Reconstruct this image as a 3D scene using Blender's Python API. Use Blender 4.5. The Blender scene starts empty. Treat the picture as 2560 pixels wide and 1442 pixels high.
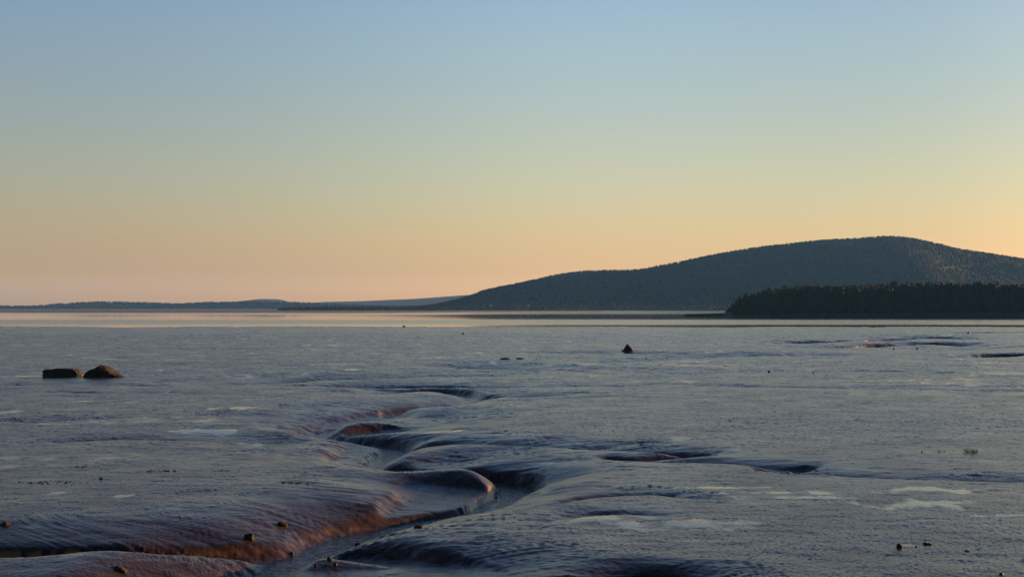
import bpy, math, random
import numpy as np
from mathutils import Vector
random.seed(7); RNG = np.random.default_rng(11)
S = bpy.context.scene
COL = S.collection
R = math.radians

# ------------------------------------------------------------------ camera, sky, sun, exposure
CAM_H = 5.0
FPX = 3555.6                      # focal length in pixels of a 2560 px wide frame (50 mm on 36 mm)
HORIZON = 768.0                   # image row of the true horizon
PITCH = math.atan((HORIZON - 721.0) / FPX)
cam = bpy.data.cameras.new("camera"); camo = bpy.data.objects.new("camera", cam); COL.objects.link(camo)
cam.lens = 50.0; cam.sensor_width = 36.0
cam.clip_start = 0.1; cam.clip_end = 90000.0
camo.location = (0, 0, CAM_H); camo.rotation_euler = (R(90) + PITCH, 0, 0)
S.camera = camo
S.view_settings.view_transform = 'Standard'; S.view_settings.look = 'None'
S.view_settings.gamma = 1.0; S.view_settings.exposure = 2.0
S.cycles.max_bounces = 6; S.cycles.volume_bounces = 1
S.cycles.sample_clamp_indirect = 4.0

SUN_EL, SUN_AZ = 7.5, 58.0        # azimuth clockwise from the view direction (+Y)
world = bpy.data.worlds.new("World"); S.world = world; world.use_nodes = True
wt = world.node_tree; wn = wt.nodes; wl = wt.links
bg = wn['Background']; bg.inputs[1].default_value = 0.1
sky = wn.new('ShaderNodeTexSky'); sky.sky_type = 'NISHITA'; sky.sun_disc = False
sky.sun_elevation = R(SUN_EL); sky.sun_rotation = R(SUN_AZ); sky.ozone_density = 3.0
tc = wn.new('ShaderNodeTexCoord'); sp = wn.new('ShaderNodeSeparateXYZ'); wl.new(tc.outputs['Generated'], sp.inputs[0])
def wmath(op, a, b=None):
    n = wn.new('ShaderNodeMath'); n.operation = op
    for i, v in enumerate((a, b)):
        if v is None: continue
        if isinstance(v, (int, float)): n.inputs[i].default_value = v
        else: wl.new(v, n.inputs[i])
    return n.outputs[0]
def wramp(src, stops, scale):
    n = wn.new('ShaderNodeValToRGB'); wl.new(src, n.inputs[0]); el = n.color_ramp.elements
    while len(el) > 1: el.remove(el[-1])
    n.color_ramp.interpolation = 'B_SPLINE' if len(stops) > 6 else 'EASE'
    for i, (p, c) in enumerate(stops):
        e = el[0] if i == 0 else el.new(p)
        e.position = p; e.color = (c[0] / scale, c[1] / scale, c[2] / scale, 1)
    return n.outputs[0]
# air colour grading of the evening sky by height above the horizon (position = sqrt(sin elevation)) and by azimuth
SKY_EL = [(0.0, (1.684, 1.034, 0.591)), (0.116, (1.509, 0.923, 0.522)), (0.157, (0.87, 0.568, 0.44)), (0.217, (0.781, 0.491, 0.324)), (0.275, (0.731, 0.498, 0.35)), (0.322, (0.716, 0.51, 0.364)), (0.363, (0.695, 0.507, 0.393)), (0.417, (0.675, 0.546, 0.449)), (0.465, (0.708, 0.554, 0.498)), (0.62, (0.413, 0.405, 0.472)), (0.8, (0.199, 0.21, 0.261)), (1.0, (0.122, 0.13, 0.169))]
SKY_AZ = [(0.0, (0.84, 0.82, 0.87)), (0.349, (0.95, 0.915, 0.97)), (0.5, (1.0, 1.0, 1.0)), (0.656, (0.73, 0.785, 0.80)), (1.0, (0.73, 0.785, 0.80))]
#SKYCAL
e1 = wramp(wmath('SQRT', wmath('MAXIMUM', sp.outputs[2], 0.0)), SKY_EL, 4.0)
hyp = wmath('SQRT', wmath('ADD', wmath('MULTIPLY', sp.outputs[0], sp.outputs[0]), wmath('ADD', wmath('MULTIPLY', sp.outputs[1], sp.outputs[1]), 1e-6)))
e2 = wramp(wmath('ADD', wmath('MULTIPLY', wmath('DIVIDE', sp.outputs[0], hyp), 0.5), 0.5), SKY_AZ, 4.0)
def wmul(a, b):
    n = wn.new('ShaderNodeVectorMath'); n.operation = 'MULTIPLY'; wl.new(a, n.inputs[0])
    if isinstance(b, tuple): n.inputs[1].default_value = b
    else: wl.new(b, n.inputs[1])
    return n.outputs[0]
wl.new(wmul(wmul(wmul(sky.outputs[0], e1), e2), (16.0, 16.0, 16.0)), bg.inputs[0])

sund = bpy.data.lights.new("sun", 'SUN'); suno = bpy.data.objects.new("sun", sund); COL.objects.link(suno)
sund.energy = 4.2; sund.angle = R(0.6); sund.color = (1.0, 0.55, 0.20)
sdir = Vector((math.sin(R(SUN_AZ)) * math.cos(R(SUN_EL)), math.cos(R(SUN_AZ)) * math.cos(R(SUN_EL)), math.sin(R(SUN_EL))))
suno.rotation_euler = sdir.to_track_quat('Z', 'Y').to_euler(); suno.location = (60, 20, 40)

# ------------------------------------------------------------------ helpers
def at(px, py, z=0.0):
    """ground point seen at picture position (px, py) if the ground lies at height z"""
    u = (px - 1280.0) / FPX; v = -(py - 721.0) / FPX
    cp, sn = math.cos(PITCH), math.sin(PITCH)
    dy = cp - v * sn; dz = sn + v * cp
    k = (z - CAM_H) / min(dz, -1e-5)
    return u * k, dy * k
def at_dist(px, py, Y):
    """point at depth Y seen at picture position"""
    u = (px - 1280.0) / FPX; v = -(py - 721.0) / FPX
    cp, sn = math.cos(PITCH), math.sin(PITCH)
    dy = cp - v * sn; dz = sn + v * cp
    k = Y / dy
    return u * k, Y, CAM_H + dz * k
def tag(o, label=None, cat=None, group=None, kind=None):
    if label: o['label'] = label
    if cat: o['category'] = cat
    if group: o['group'] = group
    if kind: o['kind'] = kind
    return o
def link_mesh(name, V, F, mat, parent=None, smooth=False):
    me = bpy.data.meshes.new(name); me.from_pydata([tuple(map(float, v)) for v in V], [], [tuple(map(int, f)) for f in F]); me.update()
    if smooth: me.shade_smooth()
    if mat: me.materials.append(mat)
    o = bpy.data.objects.new(name, me); COL.objects.link(o)
    if parent: o.parent = parent
    return o
def fast_mesh(name, V, F, mat, smooth=True):
    """V (n,3) float array, F (m,k) int array"""
    V = np.ascontiguousarray(V, np.float32); F = np.ascontiguousarray(F, np.int32); k = F.shape[1]
    me = bpy.data.meshes.new(name)
    me.vertices.add(len(V)); me.vertices.foreach_set('co', V.ravel())
    me.loops.add(F.size); me.loops.foreach_set('vertex_index', F.ravel())
    me.polygons.add(len(F)); me.polygons.foreach_set('loop_start', np.arange(0, F.size, k, dtype=np.int32))
    me.update(calc_edges=True)
    me.polygons.foreach_set('use_smooth', np.full(len(F), smooth)); me.update()
    me.materials.append(mat)
    o = bpy.data.objects.new(name, me); COL.objects.link(o)
    return o
def hash2(ix, iy, seed):
    h = (ix.astype(np.int64) * 374761393 + iy.astype(np.int64) * 668265263 + seed * 982451653) & 0x7fffffff
    h = ((h ^ (h >> 13)) * 1274126177) & 0x7fffffff
    return ((h ^ (h >> 16)) & 0xffff).astype(np.float32) / 65535.0
def vnoise(x, y, seed=0):
    """smooth value noise in -1..1"""
    x = np.asarray(x, np.float64); y = np.asarray(y, np.float64)
    fx = np.floor(x); fy = np.floor(y); tx = (x - fx).astype(np.float32); ty = (y - fy).astype(np.float32)
    tx = tx * tx * tx * (tx * (tx * 6 - 15) + 10); ty = ty * ty * ty * (ty * (ty * 6 - 15) + 10)
    a = hash2(fx, fy, seed); b = hash2(fx + 1, fy, seed); c = hash2(fx, fy + 1, seed); d = hash2(fx + 1, fy + 1, seed)
    return ((a + (b - a) * tx) * (1 - ty) + (c + (d - c) * tx) * ty) * 2 - 1
def fbm(x, y, seed=0, octv=3, gain=0.5):
    s = 0; amp = 1.0; tot = 0
    for i in range(octv):
        s = s + amp * vnoise(x * 2 ** i + 17.3 * i, y * 2 ** i - 9.1 * i, seed + i); tot += amp; amp *= gain
    return s / tot
def sstep(x, a, b):
    t = np.clip((x - a) / (b - a), 0, 1); return t * t * (3 - 2 * t)

# materials
def mat_new(name):
    m = bpy.data.materials.new(name); m.use_nodes = True; nt = m.node_tree
    return m, nt, nt.nodes['Principled BSDF']
def add(nt, typ, **kw):
    n = nt.nodes.new(typ)
    for k, v in kw.items():
        if hasattr(n, k): setattr(n, k, v)
        else: n.inputs[k].default_value = v
    return n
def noise(nt, vec, scale, detail=3, rough=0.55, dist=0.0):
    n = nt.nodes.new('ShaderNodeTexNoise'); nt.links.new(vec, n.inputs['Vector'])
    n.inputs['Scale'].default_value = scale; n.inputs['Detail'].default_value = detail
    n.inputs['Roughness'].default_value = rough; n.inputs['Distortion'].default_value = dist
    return n.outputs['Fac']
def ramp(nt, src, stops):
    n = nt.nodes.new('ShaderNodeValToRGB'); nt.links.new(src, n.inputs[0]); el = n.color_ramp.elements
    while len(el) > 1: el.remove(el[-1])
    for i, (p, c) in enumerate(stops):
        if isinstance(c, (int, float)): c = (c, c, c)
        e = el[0] if i == 0 else el.new(p); e.position = p; e.color = (*c, 1)
    return n.outputs[0]
def math_n(nt, op, a, b=None, c=None, clamp=False):
    n = nt.nodes.new('ShaderNodeMath'); n.operation = op; n.use_clamp = clamp
    for i, v in enumerate((a, b, c)):
        if v is None: continue
        if isinstance(v, (int, float)): n.inputs[i].default_value = v
        else: nt.links.new(v, n.inputs[i])
    return n.outputs[0]
def mapping(nt, vec, scale):
    n = nt.nodes.new('ShaderNodeMapping'); n.inputs['Scale'].default_value = scale; nt.links.new(vec, n.inputs[0]); return n.outputs[0]

# ------------------------------------------------------------------ mudflat terrain
# rows (distance) and columns (bearing) of one polar sheet, densest where the photograph looks
APEX = -4.0
fine = np.radians(np.linspace(-23.5, 23.5, 1560))
side = np.radians(np.linspace(23.5, 336.5, 150)[1:-1])
ang = np.concatenate([fine, side])
NC = len(ang)
rr = [0.6]
while rr[-1] < 23: rr.append(rr[-1] * 1.05)
while rr[-1] < 560: rr.append(rr[-1] * 1.0025)
rr = np.array(rr); NR = len(rr)
GX = (rr[:, None] * np.sin(ang)[None, :]).astype(np.float32)
GY = (APEX + rr[:, None] * np.cos(ang)[None, :]).astype(np.float32)

def catmull(P, n=6):
    P = np.array(P, float); Q = np.vstack([2 * P[0] - P[1], P, 2 * P[-1] - P[-2]]); out = []
    for i in range(1, len(Q) - 2):
        for k in range(n):
            t = k / n
            out.append(0.5 * ((2 * Q[i]) + (-Q[i - 1] + Q[i + 1]) * t + (2 * Q[i - 1] - 5 * Q[i] + 4 * Q[i + 1] - Q[i + 2]) * t * t
                              + (-Q[i - 1] + 3 * Q[i] - 3 * Q[i + 1] + Q[i + 2]) * t ** 3))
    out.append(Q[-2]); out = np.array(out); out[:, 2:] = np.maximum(out[:, 2:], 0.01)
    return out
def line(pts, d, hw, rl, rright, p=2.2, sl=0.0, sr=0.0):
    """pts: picture positions of the channel floor; the other values are single numbers or one per point"""
    n = len(pts)
    def arr(v): return np.full(n, float(v)) if isinstance(v, (int, float)) else np.array(v, float)
    d, hw, rl, rright, sl, sr = map(arr, (d, hw, rl, rright, sl, sr))
    W = [(*at(px, py, -d[i]), d[i], hw[i], rl[i], rright[i], sl[i] + .01, sr[i] + .01) for i, (px, py) in enumerate(pts)]
    return catmull(W), p

FEATURES = []
# main creek, from below the frame upstream to the far bends
creek = [(150,1700),(420,1560),(660,1465),(765,1408),(845,1374),(930,1346),(1010,1326),(1110,1306),(1195,1287),(1250,1262),(1296,1236),
         (1240,1221),(1120,1210),(1000,1198),(925,1182),(945,1158),(985,1133),(965,1122),(880,1112),(805,1100),(788,1092),(830,1080),(900,1071),(985,1060),
         (985,1050),(968,1043),(1020,1036),(1110,1023),(1190,1008),(1160,998),(1085,989),(1075,984)]
n_c = len(creek)
FEATURES.append(line(creek,
    d =[.95,.95,.93,.9,.9,.9,.9,.9,.88,.88,.88, .86,.84,.82,.8,.78,.76,.74,.72,.7,.68,.66,.64,.62, .6,.6,.58,.56,.54,.52,.5,.5],
    hw=[.5,.45,.45,.6,.62,.6,.55,.42,.36,.4,.5, .4,.4,.4,.4,.5,.45,.3,.3,.3,.3,.3,.3,.3, .3,.3,.3,.3,.3,.3,.3,.3],
    rl=[3,3,3,4.5,5,5,3.5,1.6,1.6,1.7,1.8, 1.5,1.3,1.5,3,1.8,2,4,4.5,4.5,4.0,3.0,.8,.8, .8,1.8,4.5,4,3,2,2,2],
    rright=[3,3,2.6,2.6,3.0,4.2,5.0,4.5,3.0,2.6,4.0, 5,5,4,2.5,2.5,3,2.5,3,3,2.5,2.5,3,3.5, 3.5,3,3,4,3,6,6,5],
    p=2.3,
    sl=[0,.1,.1,.14,.15,.15,.15,.15,.15,.15,.1, 0,0,0,.15,.15,.1,0,0,.3,.3,.3,.2,.1, .1,.25,.3,.1,0,0,0,0],
    sr=[0,0,0,.1,.1,.05,0,0,0,.1,.35, .35,.3,.2,.1,.05,.15,.25,.2,.1,0,0,.2,.2, .2,0,0,.2,.1,.4,.45,.4]))
# valley round the first bar (between the lit bank and the creek)
FEATURES.append(line([(930,1330),(1030,1306),(1100,1286),(1155,1264),(1165,1244),(1110,1226)],
    d=[.64,.66,.67,.65,.60,.50], hw=[.3,.8,1.35,1.55,1.5,1.2], rl=[4.5,5,5,4.5,4.5,5], rright=[1.5,1.5,1.5,1.5,1.5,2], p=2.6, sl=[.15,.25,.32,.32,.2,.05]))
# broad hollow along the near side of the picture
FEATURES.append(line([(-900,1620),(-200,1560),(300,1520),(700,1470),(1050,1440),(1300,1430)], d=[.18,.2,.24,.3,.3,.1],
    hw=[2,2,1.8,1.4,1.0,.4], rl=[4,4,4,3,3,2.5], rright=[6,6,5,5,4,3], p=2.0))
# branch under the tall cut bank on the left
FEATURES.append(line([(735,1396),(640,1408),(520,1419),(400,1430),(250,1440),(90,1449),(-120,1452),(-500,1452)],
    d=[.86,.82,.8,.8,.83,.86,.85,.8], hw=[.25,.2,.2,.2,.22,.25,.3,.3], rl=[2.2,2.2,2.2,2.2,2.2,2.2,2,2], rright=[5,5.5,5.5,5,4.5,4,4,4], p=2.6,
    sr=[.2,.25,.25,.35,.5,.55,.5,.5]))
# ledge above the left bank: second lit step
FEATURES.append(line([(930,1300),(840,1318),(760,1332),(690,1346),(600,1358),(480,1372),(300,1382),(100,1386)], d=[.34,.36,.36,.36,.34,.34,.34,.34],
    hw=[.1,.1,.1,.12,.1,.1,.1,.1], rl=[1,1,1,1,1,1,1,1], rright=[5.5,5,5,5.5,6,6,5.5,5], p=2.4, sr=[.1,.15,.32,.4,.3,.15,.1,.1]))
# bay with the dark bank, lower right
FEATURES.append(line([(850,1406),(960,1408),(1060,1414),(1180,1426),(1320,1450),(1470,1474),(1640,1482),(1800,1520)],
    d=[.5,.42,.36,.28,.12,.30,.42,.25], hw=[.4,.5,.4,.35,.25,.3,.4,.3], rl=[1.6,1.2,1.0,1.0,1.0,1.2,1.2,1.2], rright=[2,2,3,3,3,3,3,3], p=2.2,
    sl=[.0,.1,.3,.3,.1,.2,.2,.1]))
# low ground round the middle bends
FEATURES.append(line([(690,1112),(800,1108),(900,1112),(960,1122)], d=.32, hw=.8, rl=5, rright=5, p=1.7))
FEATURES.append(line([(1010,1078),(1060,1060),(1080,1046)], d=.3, hw=.6, rl=4, rright=4, p=1.7))
# second bar
FEATURES.append(line([(860,1172),(900,1150),(935,1131),(905,1116)], d=[.52,.60,.60,.55], hw=[.3,.9,1.15,.6], rl=[4,4.5,4,4], rright=[1,1.2,1.2,1], p=2.3, sl=[.2,.25,.1,0]))
# third bar and its red bank
FEATURES.append(line([(772,1094),(815,1076),(870,1064),(930,1050),(1030,1032)], d=[.6,.56,.54,.52,.5], hw=[.3,.6,.9,.7,.3], rl=[4.5,6,7,6.5,6], rright=[1,1,1,1,1], p=2.2, sl=[.35,.2,.15,.3,.35]))
# terrace right of the creek
FEATURES.append(line([(1010,1180),(1080,1168),(1130,1150)], d=[.5,.48,.4], hw=[.6,.9,.6], rl=[2.5,2.5,3], rright=[5,5,5], p=2.0))
FEATURES.append(line([(880,1090),(960,1082),(1010,1074)], d=[.55,.5,.4], hw=[.4,.6,.5], rl=[1,1,1], rright=[4,5,5], p=2.0))
# long meandering tributary on the right
trib = [(1010,1136),(1100,1122),(1200,1118),(1330,1121),(1450,1130),(1580,1143),(1700,1152),(1745,1152),(1680,1153),(1590,1157),(1535,1161),
        (1600,1163),(1720,1165),(1850,1170),(1960,1180),(2015,1184),(1980,1187),(1915,1188),(1960,1192),(2060,1196),(2200,1202),(2400,1208),(2600,1212),(2900,1216)]
FEATURES.append(line(trib, d=[.6,.44,.32,.26,.25,.32,.38,.32,.26,.25,.32,.24,.2,.2,.24,.28,.22,.28,.2,.17,.16,.16,.16,.16],
    hw=[.3,.25,.25,.25,.25,.25,.3,.25,.2,.2,.25,.2,.2,.2,.2,.25,.2,.25,.2,.2,.2,.2,.2,.2],
    rl=[2,2.5,3,3.5,3.5,3.2,3,1.5,1.2,1.5,1,2,2,2.2,2.2,1,.8,.8,2,3,3,3,3,3],
    rright=[1.5,1.5,.8,.7,.7,.7,.7,.8,1.0,1.0,1.0,.8,.7,.7,.7,.8,.8,.8,.7,.6,.6,.6,.6,.6], p=2.2, sr=.4,
    sl=[.1,.1,.1,.1,.1,.25,.5,.4,.2,.4,.6,.2,.1,.1,.3,.4,.3,.6,.2,.1,.1,.1,.1,.1]))
# its side rill
FEATURES.append(line([(1470,1133),(1540,1117),(1600,1108),(1680,1106)], d=[.3,.16,.1,.03], hw=.1, rl=1.5, rright=1.5))
# upstream: dark hollows behind the bends
FEATURES.append(line([(940,990),(1000,986),(1075,985),(1140,990),(1180,998),(1260,1001),(1330,996),(1420,985)], d=[.3,.45,.52,.55,.5,.36,.25,.06], hw=.35,
    rl=[5,4,3,3.5,4,4,3,3], rright=[4,3,3,3,3,3,3,3], p=2.0, sl=[.1,.4,.5,.5,.5,.4,.2,0]))
FEATURES.append(line([(560,966),(700,966),(850,969),(960,972),(1060,976),(1130,977),(1220,976),(1330,972),(1450,966)], d=[.08,.15,.25,.36,.5,.5,.42,.25,.05], hw=.35,
    rl=[5,5,5,5,4.5,4.5,5,5,5], rright=[3,3,4,4,4,4,3,3,3], p=2.0, sl=[0,0,.1,.3,.5,.5,.4,.2,0]))
FEATURES.append(line([(1080,991),(1000,984),(930,978)], d=[.5,.45,.4], hw=.3, rl=[4,4,4], rright=[6,7,6], p=2.1, sr=[.3,.3,.2]))
FEATURES.append(line([(480,965),(620,962),(760,957),(900,950),(1040,944),(1150,944),(1240,940)], d=[.1,.3,.38,.34,.25,.22,.15], hw=.5,
    rl=[6,8,9,9,8,7,5], rright=[5,6,6,6,6,6,5], p=2.0, sl=[0,.15,.15,.1,0,0,0]))
FEATURES.append(line([(1080,914),(1160,918),(1240,926),(1290,936),(1340,936),(1420,930),(1500,926)], d=[.1,.35,.5,.62,.55,.3,.08], hw=.7,
    rl=[6,9,11,11,10,9,6], rright=[5,8,9,7,5,5,5], p=2.0, sl=[0,.1,.15,.25,.3,.2,0]))
# far gullies, right and centre
FEATURES.append(line([(1380,882),(1440,885),(1570,886),(1660,884),(1740,879)], d=[.08,.28,.3,.28,.06], hw=.6, rl=8, rright=6, p=2.0, sl=.15))
FEATURES.append(line([(1480,906),(1560,906),(1640,903),(1740,897),(1850,894),(1980,893),(2070,892),(2112,885)], d=[.1,.35,.42,.45,.48,.4,.3,.1], hw=.7, rl=9, rright=6, p=2.0, sl=.15))
FEATURES.append(line([(1950,858),(2010,859),(2060,861),(2110,858),(2200,853)], d=[.1,.5,.65,.5,.1], hw=1.0, rl=[6,5,3,5,5], rright=8, p=2.0, sl=[.1,.5,.8,.5,0], sr=0))
FEATURES.append(line([(2040,867),(2090,873),(2160,873),(2220,872),(2290,871),(2360,868),(2450,864)], d=[.1,.4,.7,.8,.85,.7,.1], hw=1.0, rl=[5,4,3,3.5,4,4,5], rright=8, p=2.0, sl=[.1,.4,.8,.8,.8,.6,0]))
FEATURES.append(line([(2150,851),(2200,851),(2300,850),(2380,849),(2440,846)], d=[.1,.5,.7,.6,.08], hw=1.2, rl=4, rright=8, p=2.0, sl=.8))
FEATURES.append(line([(2180,842),(2290,842),(2380,840),(2460,838)], d=[.1,.45,.3,.06], hw=1.5, rl=12, rright=9, p=2.0, sl=.2))
FEATURES.append(line([(2350,831),(2420,832),(2560,834),(2750,836)], d=[.1,.4,.6,.6], hw=2, rl=6, rright=9, p=2.0, sl=.4))
FEATURES.append(line([(2360,892),(2430,894),(2500,897),(2600,899),(2800,899)], d=[.05,.3,.6,.7,.7], hw=1.0, rl=4, rright=7, p=2.0, sl=[.1,.5,.85,.85,.85]))
FEATURES.append(line([(2290,878),(2400,873),(2480,868),(2560,866)], d=[.05,.25,.2,.1], hw=.8, rl=9, rright=7, p=2.0, sl=.1))
# long thin rills crossing the flats
def rill(pts, d=.1, rl=3.5, rr_=2.5, hw=.12): FEATURES.append(line(pts, d=[.01] + [d * 1.15] * (len(pts) - 2) + [.02], hw=hw, rl=rl * .7, rright=rr_ * .3, p=1.8, sl=.35, sr=.4))
rill([(1330,972),(1450,969),(1560,970),(1640,966),(1700,967),(1850,971),(2000,974),(2130,975),(2300,979),(2600,985),(2900,988)], .16, 4, 3)
rill([(2080,975),(2160,969),(2300,967),(2560,968),(2800,970)], .1, 3, 3)
rill([(1420,926),(1600,925),(1800,928),(2100,928),(2300,930)], .1, 5, 4)
rill([(1480,932),(1700,935),(1900,939)], .06, 4, 4)
rill([(2050,926),(2250,930),(2350,934),(2420,943)], .07, 4, 4)
rill([(1180,1003),(1380,1000),(1500,995),(1640,995)], .09, 3, 2)
rill([(-200,1052),(0,1056),(120,1058),(200,1052),(330,1046)], .08)
rill([(40,1108),(250,1106),(430,1103),(560,1101),(640,1098),(740,1098)], .13, 3.5, 2)
rill([(-300,970),(0,972),(130,968),(250,969),(390,970),(520,966)], .2, 6, 4)
rill([(60,984),(180,985),(330,983)], .12, 3, 3)
rill([(-200,936),(0,940),(300,938),(500,936),(700,935)], .06, 5, 4)
rill([(250,911),(450,912),(700,914),(860,917)], .12, 6, 5)
rill([(300,875),(450,874),(600,873),(780,874)], .1, 8, 6)
rill([(780,872),(900,871),(1030,873),(1200,875)], .1, 8, 6)
rill([(820,887),(880,887),(1000,889)], .08, 6, 5)
rill([(60,990),(200,996),(420,984),(600,990)], .08, 3, 2)
rill([(200,842),(290,844),(420,840)], .12, 10, 8)
rill([(430,838),(500,836),(620,838)], .14, 10, 8)
rill([(560,845),(610,844),(660,844)], .16, 8, 8)
rill([(500,818),(560,819),(650,818)], .2, 14, 10)
rill([(180,827),(260,828),(400,827)], .15, 12, 10)
rill([(1240,845),(1400,846),(1600,845)], .08, 10, 8)
rill([(1300,901),(1400,897),(1500,900)], .08, 6, 5)
rill([(2060,850),(2130,848),(2250,846)], .15, 9, 8)
rill([(1250,1180),(1330,1172),(1420,1168)], .05, 2, 2)
rill([(1290,1278),(1400,1262),(1500,1250),(1640,1245),(1800,1252)], .12, 2.0, 1.5)
rill([(1330,1312),(1440,1296),(1560,1290),(1700,1292)], .10, 1.6, 1.5)
rill([(640,1290),(760,1298),(880,1318)], .10, 1.5, 1.5)
rill([(330,1345),(500,1352),(640,1368),(740,1380)], .12, 1.2, 1.2)

def carve_all():
    wx = GX + .10 * vnoise(GX / .9, GY / 1.3, 3) + .35 * vnoise(GX / 4.5, GY / 5.5, 4) * sstep(GY, 30, 90)
    wy = GY + .10 * vnoise(GX / 1.1, GY / 1.5, 5) + .55 * vnoise(GX / 6.5, GY / 5.5, 6) * sstep(GY, 40, 120)
    rmod = 1 + .22 * vnoise(GX / 1.7, GY / 2.3, 7)
    carve = np.zeros_like(GX)
    for W, p in FEATURES:
        W = W.copy(); W[:, 2] *= 1 + .5 * sstep(W[:, 1], 85, 130) + .7 * sstep(W[:, 1], 140, 180)
        best = {}
        Rmax = max(W[:, 4].max(), W[:, 5].max()) * 1.4 + W[:, 3].max() + 1.0
        x0, x1 = W[:, 0].min() - Rmax, W[:, 0].max() + Rmax; y0, y1 = W[:, 1].min() - Rmax, W[:, 1].max() + Rmax
        # rows whose distance can reach the feature
        rmin = math.hypot(0 if x0 < 0 < x1 else min(abs(x0), abs(x1)), max(y0 - APEX, 0)); rmax = math.hypot(max(abs(x0), abs(x1)), y1 - APEX)
        r0, r1 = np.searchsorted(rr, [rmin, rmax]); r0 = max(r0 - 1, 0); r1 = min(r1 + 1, NR)
        if y0 > 5:
            a0 = math.atan2(x0, (y0 if x0 < 0 else y1) - APEX); a1 = math.atan2(x1, (y0 if x1 > 0 else y1) - APEX)
            c0, c1 = np.searchsorted(fine, [a0, a1]); c0 = max(c0 - 1, 0); c1 = min(c1 + 1, NC)
            if a1 > fine[-1] or a0 < fine[0]: c1 = NC if a0 >= fine[0] else c1
            if a0 < fine[0]: c0, c1 = 0, NC
        else: c0, c1 = 0, NC
        sl_ = (slice(r0, r1), slice(c0, c1))
        X = wx[sl_]; Y = wy[sl_]; shp = X.shape
        X = X.ravel(); Y = Y.ravel()
        keep = np.flatnonzero((X > x0) & (X < x1) & (Y > y0) & (Y < y1))
        if not len(keep): continue
        X = X[keep]; Y = Y[keep]
        c = np.zeros(len(X), np.float32); rm = rmod[sl_].ravel()[keep]
        order = np.argsort(Y); Ys = Y[order]
        for i in range(len(W) - 1):
            a, b = W[i], W[i + 1]
            rs = max(a[4], b[4], a[5], b[5]) * 1.25 + max(a[3], b[3]) + .2
            lo, hi = np.searchsorted(Ys, [min(a[1], b[1]) - rs, max(a[1], b[1]) + rs])
            idx = order[lo:hi]; idx = idx[(X[idx] > min(a[0], b[0]) - rs) & (X[idx] < max(a[0], b[0]) + rs)]
            if not len(idx): continue
            dx, dy = b[0] - a[0], b[1] - a[1]; L2 = dx * dx + dy * dy + 1e-9
            px_ = X[idx] - a[0]; py_ = Y[idx] - a[1]
            t = np.clip((px_ * dx + py_ * dy) / L2, 0, 1)
            ex = px_ - t * dx; ey = py_ - t * dy
            dist = np.sqrt(ex * ex + ey * ey)
            sd = sstep((dx * ey - dy * ex) / (math.sqrt(L2) * dist + 1e-6), -1, 1)
            D = a[2] + (b[2] - a[2]) * t; HW = a[3] + (b[3] - a[3]) * t
            RR = sd * (a[4] + (b[4] - a[4]) * t) + (1 - sd) * (a[5] + (b[5] - a[5]) * t)
            SS = sd * (a[6] + (b[6] - a[6]) * t) + (1 - sd) * (a[7] + (b[7] - a[7]) * t)
            q = np.maximum(dist - HW, 0)
            prof = np.clip(1 - q / (RR * rm[idx]), 0, 1) ** p
            cut = 1 - sstep(q, 0, .10 + .10 * RR)
            v = D * (prof * (1 - SS) + cut * SS + np.clip(1 - dist / np.maximum(HW, .05), 0, 1) * .05)
            c[idx] = np.maximum(c[idx], v)
        cur = carve[sl_].ravel(); k = .08
        o_ = cur[keep]
        cur[keep] = np.maximum(o_, c) + .25 * k * np.clip(1 - np.abs(o_ - c) / k, 0, 1) ** 2 * np.clip(np.minimum(c, o_) / k, 0, 1)
        carve[sl_] = cur.reshape(shp)
    return carve
carve = carve_all()
def blur0(A, n):
    for _ in range(n):
        B = A.copy(); B[:, 1:-1] = (A[:, :-2] + 2 * A[:, 1:-1] + A[:, 2:]) / 4; A = B
        B = A.copy(); B[1:-1] = (A[:-2] + 2 * A[1:-1] + A[2:]) / 4; A = B
    return A
carve = blur0(carve, 3)
EDGE = 1.0 * np.maximum(np.maximum(GY - .018 * -GX, np.abs(GX) * .9), -GY * .9)
slope_down = -.5 * sstep(EDGE, 170, 418) - .012 * np.maximum(EDGE - 405 + 9 * vnoise(GX / 60, GY / 200, 31) + 3 * vnoise(GX / 16, GY / 60, 32), 0)
rolling = .10 * fbm(GX / 26, GY / 19, 21, 3) + .035 * fbm(GX / 5, GY / 4, 24, 2) + .016 * vnoise(GX / 1.6, GY / 1.3, 26)
rolling *= .35 + .65 * sstep(GY, 35, 110)
H0 = slope_down + rolling * (1 - .6 * np.clip(carve / .5, 0, 1)) - carve

# downhill direction on the sheet (metres)
def world_grad(H):
    dr = np.gradient(H, axis=0) / np.gradient(rr)[:, None]
    dc = np.gradient(H, axis=1) / (np.gradient(ang)[None, :] * rr[:, None])
    sa, ca = np.sin(ang)[None, :], np.cos(ang)[None, :]
    return dr * sa + dc * ca, dr * ca - dc * sa
def blur(A, n=2):
    for _ in range(n):
        A = (np.roll(A, 1, 1) + 2 * A + np.roll(A, -1, 1)) / 4
        B = A.copy(); B[1:-1] = (A[:-2] + 2 * A[1:-1] + A[2:]) / 4; A = B
    return A
gx, gy = world_grad(blur(slope_down * 0 - carve + .5 * rolling, 3))
gm = np.sqrt(gx * gx + gy * gy)
fx = -gx / (gm + .03); fy = -gy / (gm + .03)
steep = np.clip(gm, 0, 1.5)
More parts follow.
